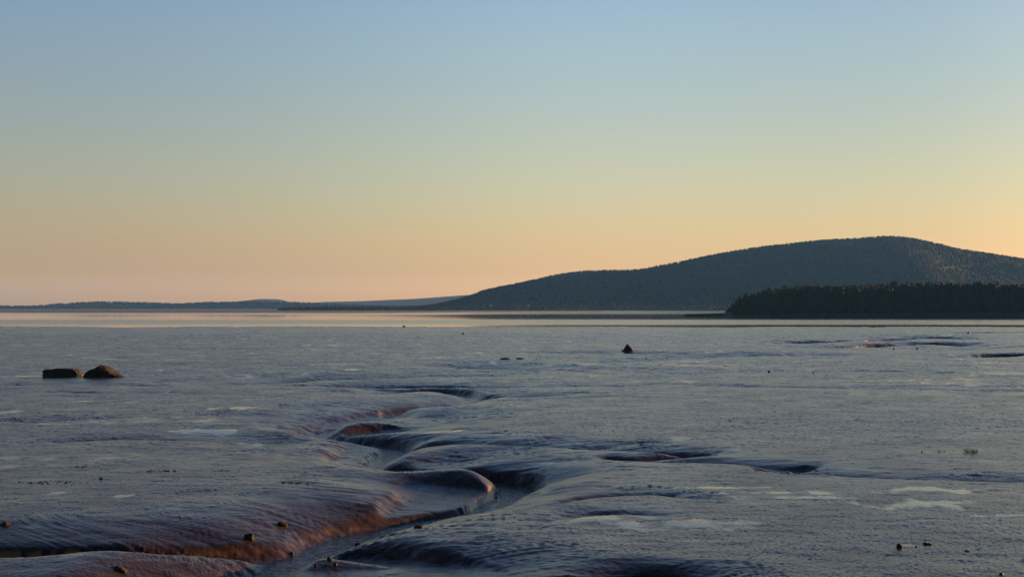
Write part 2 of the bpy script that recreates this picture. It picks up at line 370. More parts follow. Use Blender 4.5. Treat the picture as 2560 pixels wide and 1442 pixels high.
# the ebb drains obliquely along the creek, so the runnels lean towards it
axis_x = np.interp(GY, [20, 32, 42, 50, 57, 64, 70, 80, 95, 110], [-7, -4.5, -.3, -4.5, -4.8, -8, -6.5, -4.5, -5.5, -6])
lean = np.clip((axis_x - GX) / 2.5, -1, 1) * np.where(axis_x < GX, 2.0, 1.0) * np.sqrt(fx * fx + fy * fy)
fx = fx + lean * (1 - sstep(GY, 70, 130)); fn = np.sqrt(fx * fx + fy * fy); fx /= np.maximum(fn, 1); fy /= np.maximum(fn, 1)
# runnels: noise smeared along the downhill direction
r_lo, r_hi = np.searchsorted(rr, [22, 300]); NF = len(fine)
runnel = np.zeros_like(GX); grain = np.zeros_like(GX)
TEX = RNG.standard_normal((1024, 1024)).astype(np.float32)
def tex(x, y):
    x = x.astype(np.float32); y = y.astype(np.float32)
    ix = np.floor(x).astype(np.int32); iy = np.floor(y).astype(np.int32); tx = x - ix; ty = y - iy
    ix &= 1023; iy &= 1023; jx = (ix + 1) & 1023; jy = (iy + 1) & 1023
    return (TEX[ix, iy] * (1 - tx) + TEX[jx, iy] * tx) * (1 - ty) + (TEX[ix, jy] * (1 - tx) + TEX[jx, jy] * tx) * ty
sub = (slice(r_lo, r_hi), slice(0, NF))
lev = np.log2(np.maximum(GY[sub], 20) / 30.0); lk = np.floor(lev); lf = (lev - lk).astype(np.float32)
s0 = (0.042 * 2.0 ** lk).astype(np.float32)
def samp(x, y):
    a_ = .857 * x - .515 * y; b_ = .515 * x + .857 * y
    return tex(a_ / s0, b_ / s0) * (1 - lf) + tex(a_ / (2 * s0) + 31.7, b_ / (2 * s0) + 11.3) * lf
acc = samp(GX[sub], GY[sub]); iso = acc.copy(); wsum = 1.0
fl_ = np.sqrt(fx[sub] ** 2 + fy[sub] ** 2); fxs, fys = fx[sub] / np.maximum(fl_, .08), fy[sub] / np.maximum(fl_, .08); step = (.040 * np.maximum(GY[sub], 25) / 30).astype(np.float32)
da = fine[1] - fine[0]; lr = np.log(1.0025); lr0 = np.log(rr[r_lo])
for sgn in (1, -1):
    X = GX[sub].copy(); Y = GY[sub].copy(); vx, vy = fxs, fys
    for k in range(28):
        X = X + sgn * step * vx; Y = Y + sgn * step * vy
        w = 1.0 if k < 20 else .5
        acc = acc + w * samp(X, Y); wsum += w
        if k % 3 == 2:
            q = np.hypot(X, Y - APEX); i = np.clip(((np.log(q) - lr0) / lr).astype(np.int32), 0, fxs.shape[0] - 1)
            j = np.clip(((np.arctan2(X, Y - APEX) - fine[0]) / da).astype(np.int32), 0, NF - 1)
            vx, vy = fxs[i, j], fys[i, j]
acc /= np.sqrt(wsum)
runnel[sub] = acc * sstep(fl_, .3, .75); grain[sub] = iso * (1 - sstep(fl_, .3, .75))
scl = (np.maximum(GY, 25) / 30.0) ** .7
# thin films of standing water: flattened ground, smooth surface
film = np.clip(fbm(GX / 7.5, GY / 9.0, 41, 3) * .7 + .55 * fbm(GX / .8, GY / 1.1, 44, 3) - .34, 0, 1) * 1.3
film += np.clip(.9 * fbm(GX / 1.6, GY / 6.0, 61, 3) - .50, 0, 1) * 2.5 * sstep(GY, 60, 120)
def pool(px, py, rx, ry, amt=1.0):
    global film
    x, y = at(px, py); sx = rx * y / FPX; sy = ry / FPX * y * y / CAM_H
    q = ((GX - x) / sx) ** 2 + ((GY - y) / sy) ** 2
    film = np.maximum(film, amt * 1.3 * np.clip(.85 - q + 2.1 * fbm(GX / .55, GY / 1.1, 47, 4), 0, 1) * (q < 2.2))
for a in [(2270,1262,130,14),(2180,1250,120,9),(2330,1225,90,9),(1990,1232,200,5),(2060,1246,260,3),(2380,1255,90,5),(1760,1218,160,4),(1950,1242,160,3),(2500,1288,140,2.5),
          (2375,955,75,2.5),(2420,961,16,1.2),(2200,950,120,1.2),(2270,1363,30,5),(2440,1290,80,3),(1870,1065,16,1.5),(1100,1072,60,6,.8),(2330,1125,45,1.5),
          (120,1232,40,5),(60,1307,60,8),(470,1288,80,5),(235,1151,25,2),(300,1240,30,5),(520,1075,110,6,.7),(600,1020,70,4,.7),(200,1002,25,1.2),
          (1500,1295,150,10,.6),(1700,1310,200,14,.5),(650,1090,80,4,.7),(2480,905,50,2),(60,940,60,1.2),(1150,1255,120,12,.5),(1330,1145,140,6,.5),(140,1060,60,2,.6)]:
    pool(*a)
film = np.clip(film, 0, 1) * (1 - sstep(steep, .05, .16))
crumb = sstep(steep, .55, 1.1)
H = H0 + runnel * np.clip(.75 + .9 * fbm(GX / 1.8, GY / 2.4, 81, 2), .35, 1.6) * (.0085 + .012 * np.clip(steep, 0, .6)) * (1 - .5 * sstep(steep, .5, 1.0)) * scl * (1 - .75 * film)
H = H + grain * .0070 * scl * (1 - .93 * film)
H = H + crumb * (.014 * vnoise(GX / .11, GY / .11, 51) + .018 * vnoise(GX / .3, GY / .3, 52))
H = H + (.008 * vnoise(GX / .6, GY / .35, 53) * (1 - .8 * film)) * (1 + scl * .3)
idx = np.arange(NR * NC).reshape(NR, NC)
a_ = idx[:-1]; b_ = idx[1:]
F = np.stack([a_, b_, np.roll(b_, -1, 1), np.roll(a_, -1, 1)], -1).reshape(-1, 4)
V = np.stack([GX, GY, H], -1).reshape(-1, 3)
def height_at(x, y):
    q = math.hypot(x, y - APEX); i = int(np.clip(np.searchsorted(rr, q), 0, NR - 1)); j = int(np.clip(np.searchsorted(fine, math.atan2(x, y - APEX)), 0, NC - 1))
    return float(H[i, j])

def mud_material():
    m, nt, b = mat_new("wet_mud"); L = nt.links
    t = nt.nodes.new('ShaderNodeTexCoord').outputs['Object']
    at_f = nt.nodes.new('ShaderNodeAttribute'); at_f.attribute_name = 'film'
    big = noise(nt, t, .35, 4, .6); mid = noise(nt, t, 3.0, 4, .6); fin = noise(nt, t, 22.0, 3, .6)
    col = ramp(nt, mid, [(0.3, (.013, .008, .006)), (.5, (.023, .0135, .0095)), (.7, (.036, .021, .014))])
    # orange sun glints on the steep bank faces, painted into the base colour
    cl = nt.nodes.new('ShaderNodeAttribute'); cl.attribute_name = 'bank_glint'
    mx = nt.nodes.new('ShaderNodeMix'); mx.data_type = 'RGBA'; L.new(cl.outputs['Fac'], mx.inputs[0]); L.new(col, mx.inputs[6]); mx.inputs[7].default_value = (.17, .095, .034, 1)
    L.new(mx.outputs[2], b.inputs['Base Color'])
    r0 = math_n(nt, 'ADD', math_n(nt, 'MULTIPLY', big, .26), .09)
    r1 = math_n(nt, 'ADD', r0, math_n(nt, 'MULTIPLY', fin, .06))
    r2 = math_n(nt, 'MULTIPLY', r1, math_n(nt, 'SUBTRACT', 1.0, math_n(nt, 'MULTIPLY', at_f.outputs['Fac'], .78)))
    L.new(r2, b.inputs['Roughness']); b.inputs['IOR'].default_value = 1.29
    b.inputs['Coat Weight'].default_value = .0; b.inputs['Coat IOR'].default_value = 1.33; L.new(math_n(nt, 'MULTIPLY', r2, .8), b.inputs['Coat Roughness'])
    bm = nt.nodes.new('ShaderNodeBump'); bm.inputs['Distance'].default_value = 1.0
    hgt = math_n(nt, 'ADD', math_n(nt, 'MULTIPLY', fin, .004), math_n(nt, 'MULTIPLY', noise(nt, t, 7.0, 2, .5), .017))
    L.new(math_n(nt, 'MULTIPLY', hgt, math_n(nt, 'SUBTRACT', 1.0, math_n(nt, 'MULTIPLY', at_f.outputs['Fac'], .97))), bm.inputs['Height'])
    L.new(bm.outputs[0], b.inputs['Normal']); L.new(bm.outputs[0], b.inputs['Coat Normal'])
    return m
MUD = mud_material()
mud = fast_mesh("mudflat", V, F, MUD); tag(mud, kind='structure')
bank_glint = (1 - .75 * sstep(GY, 90, 150)) * sstep(steep, .5, .95) * sstep(vnoise(GX / .16, GY / .2, 71) + .9 * vnoise(GX / 1.4, GY / 1.6, 72), -.1, .7)  # mask for the painted sun glints: broken patches on steep faces, fewer far off
for nm, arr_ in (('film', film), ('bank_glint', bank_glint)):
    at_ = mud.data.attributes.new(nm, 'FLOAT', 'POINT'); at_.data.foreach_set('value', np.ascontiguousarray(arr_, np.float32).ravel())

# ------------------------------------------------------------------ water
def water_material(name, rough, scale, amp, base=(.012, .016, .018)):
    m, nt, b = mat_new(name); L = nt.links
    t = nt.nodes.new('ShaderNodeTexCoord').outputs['Object']
    b.inputs['Base Color'].default_value = (*base, 1); b.inputs['Roughness'].default_value = rough; b.inputs['IOR'].default_value = 1.333
    bm = nt.nodes.new('ShaderNodeBump'); bm.inputs['Distance'].default_value = 1.0
    h = math_n(nt, 'MULTIPLY', noise(nt, t, scale, 3, .6, .4), amp)
    L.new(h, bm.inputs['Height']); L.new(bm.outputs[0], b.inputs['Normal'])
    return m, nt, b
WM, _, _ = water_material("creek_water", .14, 4.0, .09)
cx = np.linspace(-16, 14, 16); cy = np.linspace(12, 130, 119)
def zwater(y): return np.interp(y, [0, 32, 45, 56, 66, 78, 95, 130], [-.93, -.87, -.83, -.75, -.655, -.565, -.5, -.5])
XX, YY = np.meshgrid(cx, cy); VV = np.stack([XX, YY, zwater(YY)], -1).reshape(-1, 3)
ii = np.arange(len(cx) * len(cy)).reshape(len(cy), len(cx))
FF = np.stack([ii[:-1, :-1], ii[:-1, 1:], ii[1:, 1:], ii[1:, :-1]], -1).reshape(-1, 4)
tag(fast_mesh("creek_water", VV, FF, WM), kind='structure')

def sea_material():
    m, nt, b = mat_new("bay_water"); L = nt.links
    t = nt.nodes.new('ShaderNodeTexCoord').outputs['Object']
    b.inputs['Base Color'].default_value = (.02, .02, .022, 1); b.inputs['IOR'].default_value = 1.333
    # calm and wind-roughened bands lying across the bay
    sx = nt.nodes.new('ShaderNodeSeparateXYZ'); L.new(t, sx.inputs[0])
    n1 = noise(nt, mapping(nt, t, (.0012, .006, 1)), 1.0, 4, .6)
    y = math_n(nt, 'ADD', sx.outputs[1], math_n(nt, 'MULTIPLY', math_n(nt, 'SUBTRACT', n1, .5), 130.0))
    f = math_n(nt, 'DIVIDE', y, 2000.0)
    rg = ramp(nt, f, [(0.20, .05), (.215, .07), (.228, .17), (.29, .19), (.312, .15), (.328, .06), (.42, .03), (.50, .04), (.60, .10), (.8, .14)])
    L.new(rg, b.inputs['Roughness'])
    bm = nt.nodes.new('ShaderNodeBump'); bm.inputs['Distance'].default_value = 1.0
    h = math_n(nt, 'MULTIPLY', noise(nt, t, .8, 2, .5), .05)
    L.new(math_n(nt, 'MULTIPLY', h, math_n(nt, 'MULTIPLY', rg, rg)), bm.inputs['Height']); L.new(bm.outputs[0], b.inputs['Normal'])
    return m
SEA = sea_material()
ra = np.linspace(0, 2 * math.pi, 97)[:-1]; rads = [402, 700, 1400, 3000, 7000, 16000, 40000]
VV = np.array([(r_ * math.sin(a), r_ * math.cos(a), -.5) for r_ in rads for a in ra]); nA = len(ra)
FF = np.array([(k * nA + i, (k + 1) * nA + i, (k + 1) * nA + (i + 1) % nA, k * nA + (i + 1) % nA) for k in range(len(rads) - 1) for i in range(nA)])
tag(fast_mesh("bay_water", VV, FF, SEA), kind='structure')

# ------------------------------------------------------------------ far shore: flats, hills, woods
def far_flat(name, front, back_y, z=-.46):
    """thin bar of wet mud; front edge follows picture points"""
    P = []
    for px, py in front: P.append(at(px, py, z))
    P = catmull([(x, y, 1, 1) for x, y in P], 8)[:, :2]; n = len(P)
    VV = []
    for k, (x, y) in enumerate(P):
        jit = 4 * math.sin(k * 1.7) + 3 * math.sin(k * .61)
        VV += [(x, y + jit, -.56), (x, y + jit + 14, z), (x * back_y / y, back_y, z + .05)]
    FF = [(3 * k + j, 3 * k + 3 + j, 3 * k + 4 + j, 3 * k + 1 + j) for k in range(n - 1) for j in (0, 1)]
    return tag(link_mesh(name, VV, FF, FARMUD, smooth=True), kind='structure')
FARMUD, nt_, b_ = mat_new("far_wet_mud")
t_ = nt_.nodes.new('ShaderNodeTexCoord').outputs['Object']
nt_.links.new(ramp(nt_, noise(nt_, mapping(nt_, t_, (.004, .02, 1)), 1.0, 3), [(.35, (.05, .035, .03)), (.65, (.09, .065, .055))]), b_.inputs['Base Color'])
b_.inputs['Roughness'].default_value = .55; b_.inputs['IOR'].default_value = 1.38
far_flat("far_mudflat", [(-900,780.5),(-300,781),(0,781.5),(300,782.0),(600,782.0),(900,782.2),(1100,781.0),(1300,779.8),(1500,779)], 5200)

def foliage_material(name, c0, c1, scale):
    m, nt, b = mat_new(name); L = nt.links
    t = nt.nodes.new('ShaderNodeTexCoord').outputs['Object']
    n = noise(nt, t, scale, 4, .65)
    L.new(ramp(nt, n, [(.3, c0), (.7, c1)]), b.inputs['Base Color'])
    b.inputs['Roughness'].default_value = .9; b.inputs['Specular IOR Level'].default_value = .1
    return m
HILLM = foliage_material("hill_ground", (.008, .011, .006), (.016, .020, .010), .01)
CONIF = foliage_material("spruce_foliage", (.008, .014, .008), (.018, .027, .014), .02)
DECID = foliage_material("leafy_foliage", (.008, .013, .005), (.018, .026, .010), .02)
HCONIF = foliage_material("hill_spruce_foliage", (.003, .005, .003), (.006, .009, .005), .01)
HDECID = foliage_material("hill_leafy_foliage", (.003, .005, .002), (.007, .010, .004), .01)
BARK = foliage_material("bark", (.05, .04, .03), (.10, .08, .06), 2.0)

def ridge(name, sil, Yf, Yr, Yb, nx=260, ny=26, bump=1.0, z_off=0.0, seed=3):
    """hill whose skyline passes through the picture points sil; foot at depth Yf, crest at Yr, back foot at Yb"""
    s = np.array(sil, float)
    W = np.array([at_dist(px, py, Yr) for px, py in s]); W[:, 2] -= z_off
    C = catmull(np.c_[W[:, 0], W[:, 2] + 100], 8); xs = np.linspace(W[0, 0], W[-1, 0], nx)
    zs = np.interp(xs, C[:, 0], C[:, 1]) - 100
    t = np.linspace(0, 1, ny); tb = np.linspace(0, 1, 8)[1:]
    Yl = np.concatenate([Yf + (Yr - Yf) * t, Yr + (Yb - Yr) * tb]); prof = np.concatenate([t ** .5 * .25 + .75 * (t * t * (3 - 2 * t)), 1 - tb ** 1.5])
    X = xs[None, :] * (Yl / Yr)[:, None] ** .5; Y = np.repeat(Yl[:, None], nx, 1)
    tt = np.concatenate([t, 1 - tb])[:, None]
    Hh = np.maximum(zs[None, :], 0) * prof[:, None]
    spur = fbm(X / 260, Y / 330, seed, 3) * np.clip(Hh * .22, 0, 22) * (4 * tt * (1 - tt)) * bump
    Z = -1.2 + (Hh + 1.2) + spur - 1.2 * (prof[:, None] < .01)
    VV = np.stack([X, Y, Z], -1).reshape(-1, 3); ii = np.arange(VV.shape[0]).reshape(X.shape)
    FF = np.stack([ii[:-1, :-1], ii[:-1, 1:], ii[1:, 1:], ii[1:, :-1]], -1).reshape(-1, 4)
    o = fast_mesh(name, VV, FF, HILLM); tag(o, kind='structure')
    return X, Y, Z
def grid_sample(G, u, v):
    """u row 0..1, v col 0..1"""
    a = u * (G.shape[0] - 1); b = v * (G.shape[1] - 1); i = np.minimum(a.astype(int), G.shape[0] - 2); j = np.minimum(b.astype(int), G.shape[1] - 2); a -= i; b -= j
    return (G[i, j] * (1 - a) + G[i + 1, j] * a) * (1 - b) + (G[i, j + 1] * (1 - a) + G[i + 1, j + 1] * a) * b
def tree_tops(P, hgt, rad, kind, k=6, tiers=1):
    """joined crowns: P (n,3); conifers are ragged cones, broadleaf crowns are lumpy domes"""
    n = len(P); Vs = []; Fs = []; base = 0
    a = np.linspace(0, 2 * math.pi, k, endpoint=False)
    for tier in range(tiers):
        ang_ = a[None, :] + RNG.random((n, 1)) * 6.28
        if kind == 'cone':
            zb = hgt * (.08 + .75 * tier / tiers); rt = rad * (1 - .8 * tier / tiers); zt = hgt * min(1, .55 + .62 * (tier + 1) / tiers - .17)
            if tier == tiers - 1: zt = hgt
            jr = rt[:, None] * (.6 + .7 * RNG.random((n, k))); jz = zb[:, None] + hgt[:, None] * .07 * RNG.standard_normal((n, k))
            ring = np.stack([P[:, :1] + jr * np.cos(ang_), P[:, 1:2] + jr * np.sin(ang_), P[:, 2:3] + jz], -1)
            top = np.stack([P[:, 0], P[:, 1], P[:, 2] + zt], -1)[:, None, :]
            vv = np.concatenate([ring, top], 1); m = k + 1
            f = np.array([(i, (i + 1) % k, k) for i in range(k)])
        else:
            rows = []
            for (hz, rz) in ((.12, .55), (.4, 1.0), (.72, .85), (.93, .42)):
                jr = (rad * rz)[:, None] * (.72 + .5 * RNG.random((n, k))); jz = (hgt * hz)[:, None] + hgt[:, None] * .06 * RNG.standard_normal((n, k))
                rows.append(np.stack([P[:, :1] + jr * np.cos(ang_), P[:, 1:2] + jr * np.sin(ang_), P[:, 2:3] + jz], -1))
            top = np.stack([P[:, 0] + .2 * rad * RNG.standard_normal(n), P[:, 1], P[:, 2] + hgt], -1)[:, None, :]
            vv = np.concatenate(rows + [top], 1); m = 4 * k + 1; f = []
            for q in range(3):
                for i in range(k):
                    A, B = q * k + i, q * k + (i + 1) % k; f += [(A, B, B + k), (A, B + k, A + k)]
            f += [(3 * k + i, 3 * k + (i + 1) % k, 4 * k) for i in range(k)]; f = np.array(f)
        Vs.append(vv.reshape(-1, 3)); Fs.append((f[None] + (np.arange(n) * m)[:, None, None]).reshape(-1, 3) + base); base += n * m
    return np.concatenate(Vs), np.concatenate(Fs)
def wood(name, G, n, hmin, hmax, conifer=.6, umax=.78, ridge_n=0, umin=.01, seed=1):
    X, Y, Z = G; nr = X.shape[0]
    u = umin + (umax - umin) * RNG.random(n) ** .9; v = RNG.random(n)
    if ridge_n:
        u = np.concatenate([u, umax * (.93 + .06 * RNG.random(ridge_n))]); v = np.concatenate([v, RNG.random(ridge_n)])
    P = np.stack([grid_sample(A, u, v) for A in (X, Y, Z)], -1)
    P = P[(P[:, 2] > .4)]; n = len(P)
    h = hmin + (hmax - hmin) * RNG.random(n) ** 1.3
    patch = vnoise(P[:, 0] / 90, P[:, 1] / 90, seed) * .35 + RNG.random(n)
    isc = patch < conifer
    P[:, 2] -= .5
    V1, F1 = tree_tops(P[isc], h[isc], h[isc] * (.16 + .08 * RNG.random(isc.sum())), 'cone', 6, 2)
    V2, F2 = tree_tops(P[~isc], h[~isc] * .85, h[~isc] * (.33 + .12 * RNG.random((~isc).sum())), 'dome', 6)
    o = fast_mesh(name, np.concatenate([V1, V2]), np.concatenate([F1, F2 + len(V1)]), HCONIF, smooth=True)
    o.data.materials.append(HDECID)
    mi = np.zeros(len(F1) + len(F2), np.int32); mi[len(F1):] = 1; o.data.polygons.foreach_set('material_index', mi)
    return o

g = ridge("distant_hill", [(480,768),(560,757),(620,751),(652,747.5),(675,747.5),(700,748.5),(712,753),(760,757),(820,754.5),(900,752.5),(960,750),(1040,746.5),(1110,741.5),(1200,736),(1400,730),(1700,745),(2000,768)], 6400, 7600, 9500, nx=200, ny=12, bump=.4, seed=8)
g = ridge("left_hill", [(-1400,764),(-900,757),(-500,763),(-200,764),(0,763.5),(60,764.5),(110,763),(140,759),(170,758.5),(205,755),(280,753.5),(330,755),(400,756.5),(450,758.5),(490,756),(560,754.5),(640,753.5),(720,754.5),(780,757),(850,760),(1000,765),(1150,768)], 4550, 4900, 6000, nx=320, ny=10, bump=.3, seed=12, z_off=5.5)
w_ = wood("left_hill_wood", g, 9000, 5, 10, .4, umax=.58, ridge_n=900); tag(w_, "hazy blue grey woodland covering the low far shore at left", "wood", kind='stuff')
g = ridge("low_shore", [(690,771),(720,768),(790,766),(900,765.5),(1000,764.5),(1100,764),(1200,764),(1500,764.5),(1800,765),(2000,766)], 2450, 2520, 2700, nx=200, ny=6, bump=.1, seed=14, z_off=3.0)
w_ = wood("low_shore_wood", g, 2600, 3.0, 5.5, .5, umax=.6); tag(w_, "thin dark line of trees along the far shore left of the big hill", "wood", kind='stuff')
g = ridge("big_hill", [(900,772),(1000,767.5),(1070,764),(1110,756),(1150,746),(1185,735),(1220,723),(1290,709),(1340,698),(1390,687),(1440,679),(1480,676),(1535,674),(1590,673),(1640,664),(1700,653),(1750,643),(1830,628),(1890,618),(1950,611),(2010,604),(2060,599),(2130,596),(2190,591),(2240,591),(2280,597),(2310,604),(2370,619),(2400,624),(2450,631),(2520,643),(2560,651),(2650,672),(2800,700),(3000,735),(3300,768)], 2560, 3500, 5000, nx=420, ny=40, seed=17, z_off=6.0)
w_ = wood("big_hill_wood", g, 26000, 5.5, 9.5, .65, umax=.86, ridge_n=2600, umin=.03); tag(w_, "dark forest covering the long hill across the bay", "forest", kind='stuff')
GX_ = g
# pale meadow strip at the foot of the hill
MEAD = foliage_material("meadow_grass", (.10, .12, .035), (.16, .17, .055), .01)
VV = []; FF = []
for k in range(41):
    x, y, _ = at_dist(1440 + 420 * k / 40, 766, 2490); wob = 3 * math.sin(k * .9)
    VV += [(x, y + wob, .3), (x, y + 70 + wob, 4.0 + .5 * math.sin(k * .5)), (x, y + 130, 1.0)]
FF = [(3 * k + j, 3 * k + 3 + j, 3 * k + 4 + j, 3 * k + 1 + j) for k in range(40) for j in (0, 1)]
tag(link_mesh("meadow", VV, FF, MEAD), kind='structure')

# headland at right: low rocky-footed point under dense wood
ROCKM, nt_, b_ = mat_new("shore_rock")
t_ = nt_.nodes.new('ShaderNodeTexCoord').outputs['Object']
nt_.links.new(ramp(nt_, noise(nt_, t_, .25, 5, .65), [(.3, (.012, .010, .009)), (.7, (.035, .027, .022))]), b_.inputs['Base Color']); b_.inputs['Roughness'].default_value = .75
HX = np.linspace(0, 1, 180); 
tip = at(1815, 789.5, -.5)
def headland():
    # outline: front shore runs from the tip to the right, slightly nearer; depth behind it 220 m
    nx, ny = 200, 22
    pxs = np.linspace(1712, 3050, nx); X = np.zeros((ny, nx)); Y = X.copy(); Z = X.copy()
    gh = np.interp(pxs, [1712,1760,1800,1835,1900,2000,2300,2560,3050], [1.0,1.4,1.8,2.2,2.8,4.5,6,6.5,6])
    dep = np.interp(pxs, [1712,1760,1800,1835,1900,2000,2300,3050], [2,8,20,60,120,180,220,240])
    fy_ = np.interp(pxs, [1712,1830,2000,2300,2560,3050], [918,905,890,862,850,820])
    for j in range(ny):
        t = j / (ny - 1)
        yy = fy_ + dep * t + 2.5 * vnoise(pxs / 14, pxs * 0 + j, 5) * (t < .3)
        X[j] = (pxs - 1280) / FPX * fy_ * (1 + .15 * (yy - fy_) / fy_); Y[j] = yy
        prof = (.35 * min(1, t / .05) ** .6 + .65 * sstep(t, .05, .45)) if t < .5 else 1 - ((t - .5) / .5) ** 2
        Z[j] = -.6 + gh * prof * (1 + .15 * vnoise(pxs / 40, pxs * 0 + t * 4, 9)) + (.5 * vnoise(pxs / 5, pxs * 0 + t * 30, 10) if t < .15 else 0) * min(1, t * 20)
    VV = np.stack([X, Y, Z], -1).reshape(-1, 3); ii = np.arange(VV.shape[0]).reshape(X.shape)
    FF = np.stack([ii[:-1, :-1], ii[:-1, 1:], ii[1:, 1:], ii[1:, :-1]], -1).reshape(-1, 4)
    tag(fast_mesh("headland", VV, FF, ROCKM), kind='structure')
    return pxs, X, Y, Z
hp, hX, hY, hZ = headland()
def head_wood():
    n = 2600
    u = .07 + .75 * RNG.random(n) ** 1.5; v = .092 + .908 * RNG.random(n)
    P = np.stack([grid_sample(A, u, v) for A in (hX, hY, hZ)], -1)
    px = 1712 + v * (3050 - 1712)
    # canopy height keeps the skyline of the photograph
    top = np.interp(px, [1838,1846,1856,1868,1882,1905,1955,2020,2050,2080,2130,2200,2260,2330,2400,2480,2560,3050], [784,774,761,750,742,735,724,716,712,711,714,714,710,706,704,706,710,712])
    zt = CAM_H + (HORIZON - top) / FPX * P[:, 1]
    h = np.clip((zt - P[:, 2]) * (.62 + .36 * RNG.random(n) ** .8 + .08 * (RNG.random(n) > .9)), 1.5, 34)
    isc = RNG.random(n) < np.interp(px, [1840, 2050, 2150, 2560], [.8, .7, .4, .3])
    V1, F1 = tree_tops(P[isc], h[isc], h[isc] * (.15 + .06 * RNG.random(isc.sum())), 'cone', 9, 6)
    hd = h[~isc]; Pd = P[~isc]
    V2, F2 = tree_tops(Pd, hd * .97, hd * (.22 + .09 * RNG.random(len(hd))), 'dome', 8)
    # twiggy leaf clumps over the broadleaf crowns
    m = 46; c = np.repeat(Pd, m, 0); hh = np.repeat(hd, m)
    th = RNG.random(len(c)) * 6.28; zz = .25 + .75 * RNG.random(len(c)); rad = hh * .27 * np.sqrt(np.clip(1 - ((zz - .5) / .56) ** 2, .03, 1)) * (.8 + .35 * RNG.random(len(c)))
    C = c + np.stack([rad * np.cos(th), rad * np.sin(th), hh * zz * 1.0], -1)
    s = .45 + .5 * RNG.random(len(c)); d1 = RNG.standard_normal((len(c), 3)); d1 /= np.linalg.norm(d1, axis=1)[:, None]; d2 = np.cross(d1, RNG.standard_normal((len(c), 3))); d2 /= np.linalg.norm(d2, axis=1)[:, None]
    V3 = np.stack([C - d1 * s[:, None], C + d2 * s[:, None] * .8, C + d1 * s[:, None]], 1).reshape(-1, 3); F3 = np.arange(len(V3)).reshape(-1, 3)
    VV = np.concatenate([V1, V2, V3]); FF = np.concatenate([F1, F2 + len(V1), F3 + len(V1) + len(V2)])
    o = fast_mesh("headland_wood", VV, FF, CONIF, smooth=False); o.data.materials.append(DECID)
    mi = np.ones(len(FF), np.int32); mi[:len(F1)] = 0; o.data.polygons.foreach_set('material_index', mi)
    tag(o, "dense dark mixed wood covering the headland at the right", "wood", kind='stuff')
head_wood()

# ------------------------------------------------------------------ boulders and stones
def stone_material(name, c0, c1, scale, wet=.55):
    m, nt, b = mat_new(name); L = nt.links
    t = nt.nodes.new('ShaderNodeTexCoord').outputs['Object']
    L.new(ramp(nt, noise(nt, t, scale, 6, .65), [(.3, c0), (.7, c1)]), b.inputs['Base Color']); b.inputs['Roughness'].default_value = wet
    b.inputs['Specular IOR Level'].default_value = .25
    bm = nt.nodes.new('ShaderNodeBump'); bm.inputs['Distance'].default_value = .04
    L.new(noise(nt, t, scale * 4, 5, .7), bm.inputs['Height']); L.new(bm.outputs[0], b.inputs['Normal'])
    return m
ST = stone_material("weedy_rock", (.010, .0065, .004), (.030, .018, .010), 2.5, .75)
ST2 = stone_material("wet_stone", (.009, .007, .006), (.028, .020, .015), 8.0, .6)
from mathutils import noise as mnoise
import bmesh
def rock(name, px, py, wpx, hpx, label, cat='rock', mat=None, shape=None, depth=.8, z=None, group=None, seed=0, sub=4, yaw=0., flat=0., rough=.12):
    """px,py = picture position of the middle of its foot"""
    zg = 0.0
    for _ in range(12):
        x, y = at(px, py, zg); zg = .5 * zg + .5 * (height_at(x, y) if z is None else z)
    if z is None: zg = height_at(x, y)
    if y < 45: wpx *= .88; hpx *= .85
    w = wpx * y / FPX; h = hpx * y / FPX
    bm = bmesh.new(); bmesh.ops.create_icosphere(bm, subdivisions=sub, radius=1.0)
    for v in bm.verts:
        c = v.co.copy(); n = c.normalized()
        q = Vector((n.x, n.y, n.z))
        # squared-off superellipsoid, sheared and faceted
        e = shape.get('sq', .88) if shape else .88
        q = Vector([math.copysign(abs(k) ** e, k) for k in q])
        big = mnoise.noise(n * 1.1 + Vector((seed * 3.1, 0, 0))); fine_ = mnoise.fractal(n * 3.0 + Vector((seed, 1, 0)), .6, 2.2, 4)
        facet = mnoise.voronoi(n * 1.4 + Vector((seed, seed, 0)))[0][0]
        q *= 1 + .22 * big + rough * fine_ - .16 * facet
        if shape and 'top' in shape:              # outline of the top as (x, height) pairs
            tx = np.interp(q.x, [p_[0] for p_ in shape['top']], [p_[1] for p_ in shape['top']])
            if q.z > 0: q.z *= tx
        v.co = Vector((q.x * w * .5, q.y * w * .5 * depth, q.z * h))
        if v.co.z < -.35 * h - .05: v.co.z = -.35 * h - .05
    me = bpy.data.meshes.new(name); bm.to_mesh(me); bm.free()
    me.materials.append(mat or ST2); me.shade_smooth() if rough < .1 else None
    # normalise outline to the measured size
    co = np.zeros(len(me.vertices) * 3); me.vertices.foreach_get('co', co); co = co.reshape(-1, 3)
    up = co[:, 2] > 0; co[:, 0] = (co[:, 0] - (co[up, 0].min() + co[up, 0].max()) / 2) * w / (co[up, 0].max() - co[up, 0].min()); co[up, 2] *= h / co[:, 2].max()
    me.vertices.foreach_set('co', co.ravel()); me.update()
    o = bpy.data.objects.new(name, me); COL.objects.link(o); o.location = (x, y + w * depth * .35, zg - .02 * h); o.rotation_euler.z = yaw
    tag(o, label, cat, group)
    return o
rock("boulder", 153, 942, 103, 22, "long low black slab boulder, left one of the pair on the mud", 'boulder', ST, dict(sq=.38, top=[(-1, .88), (-.8, .95), (-.2, 1.12), (.3, 1.06), (.8, .92), (1, .8)]), .6, seed=2, sub=5, rough=.05)
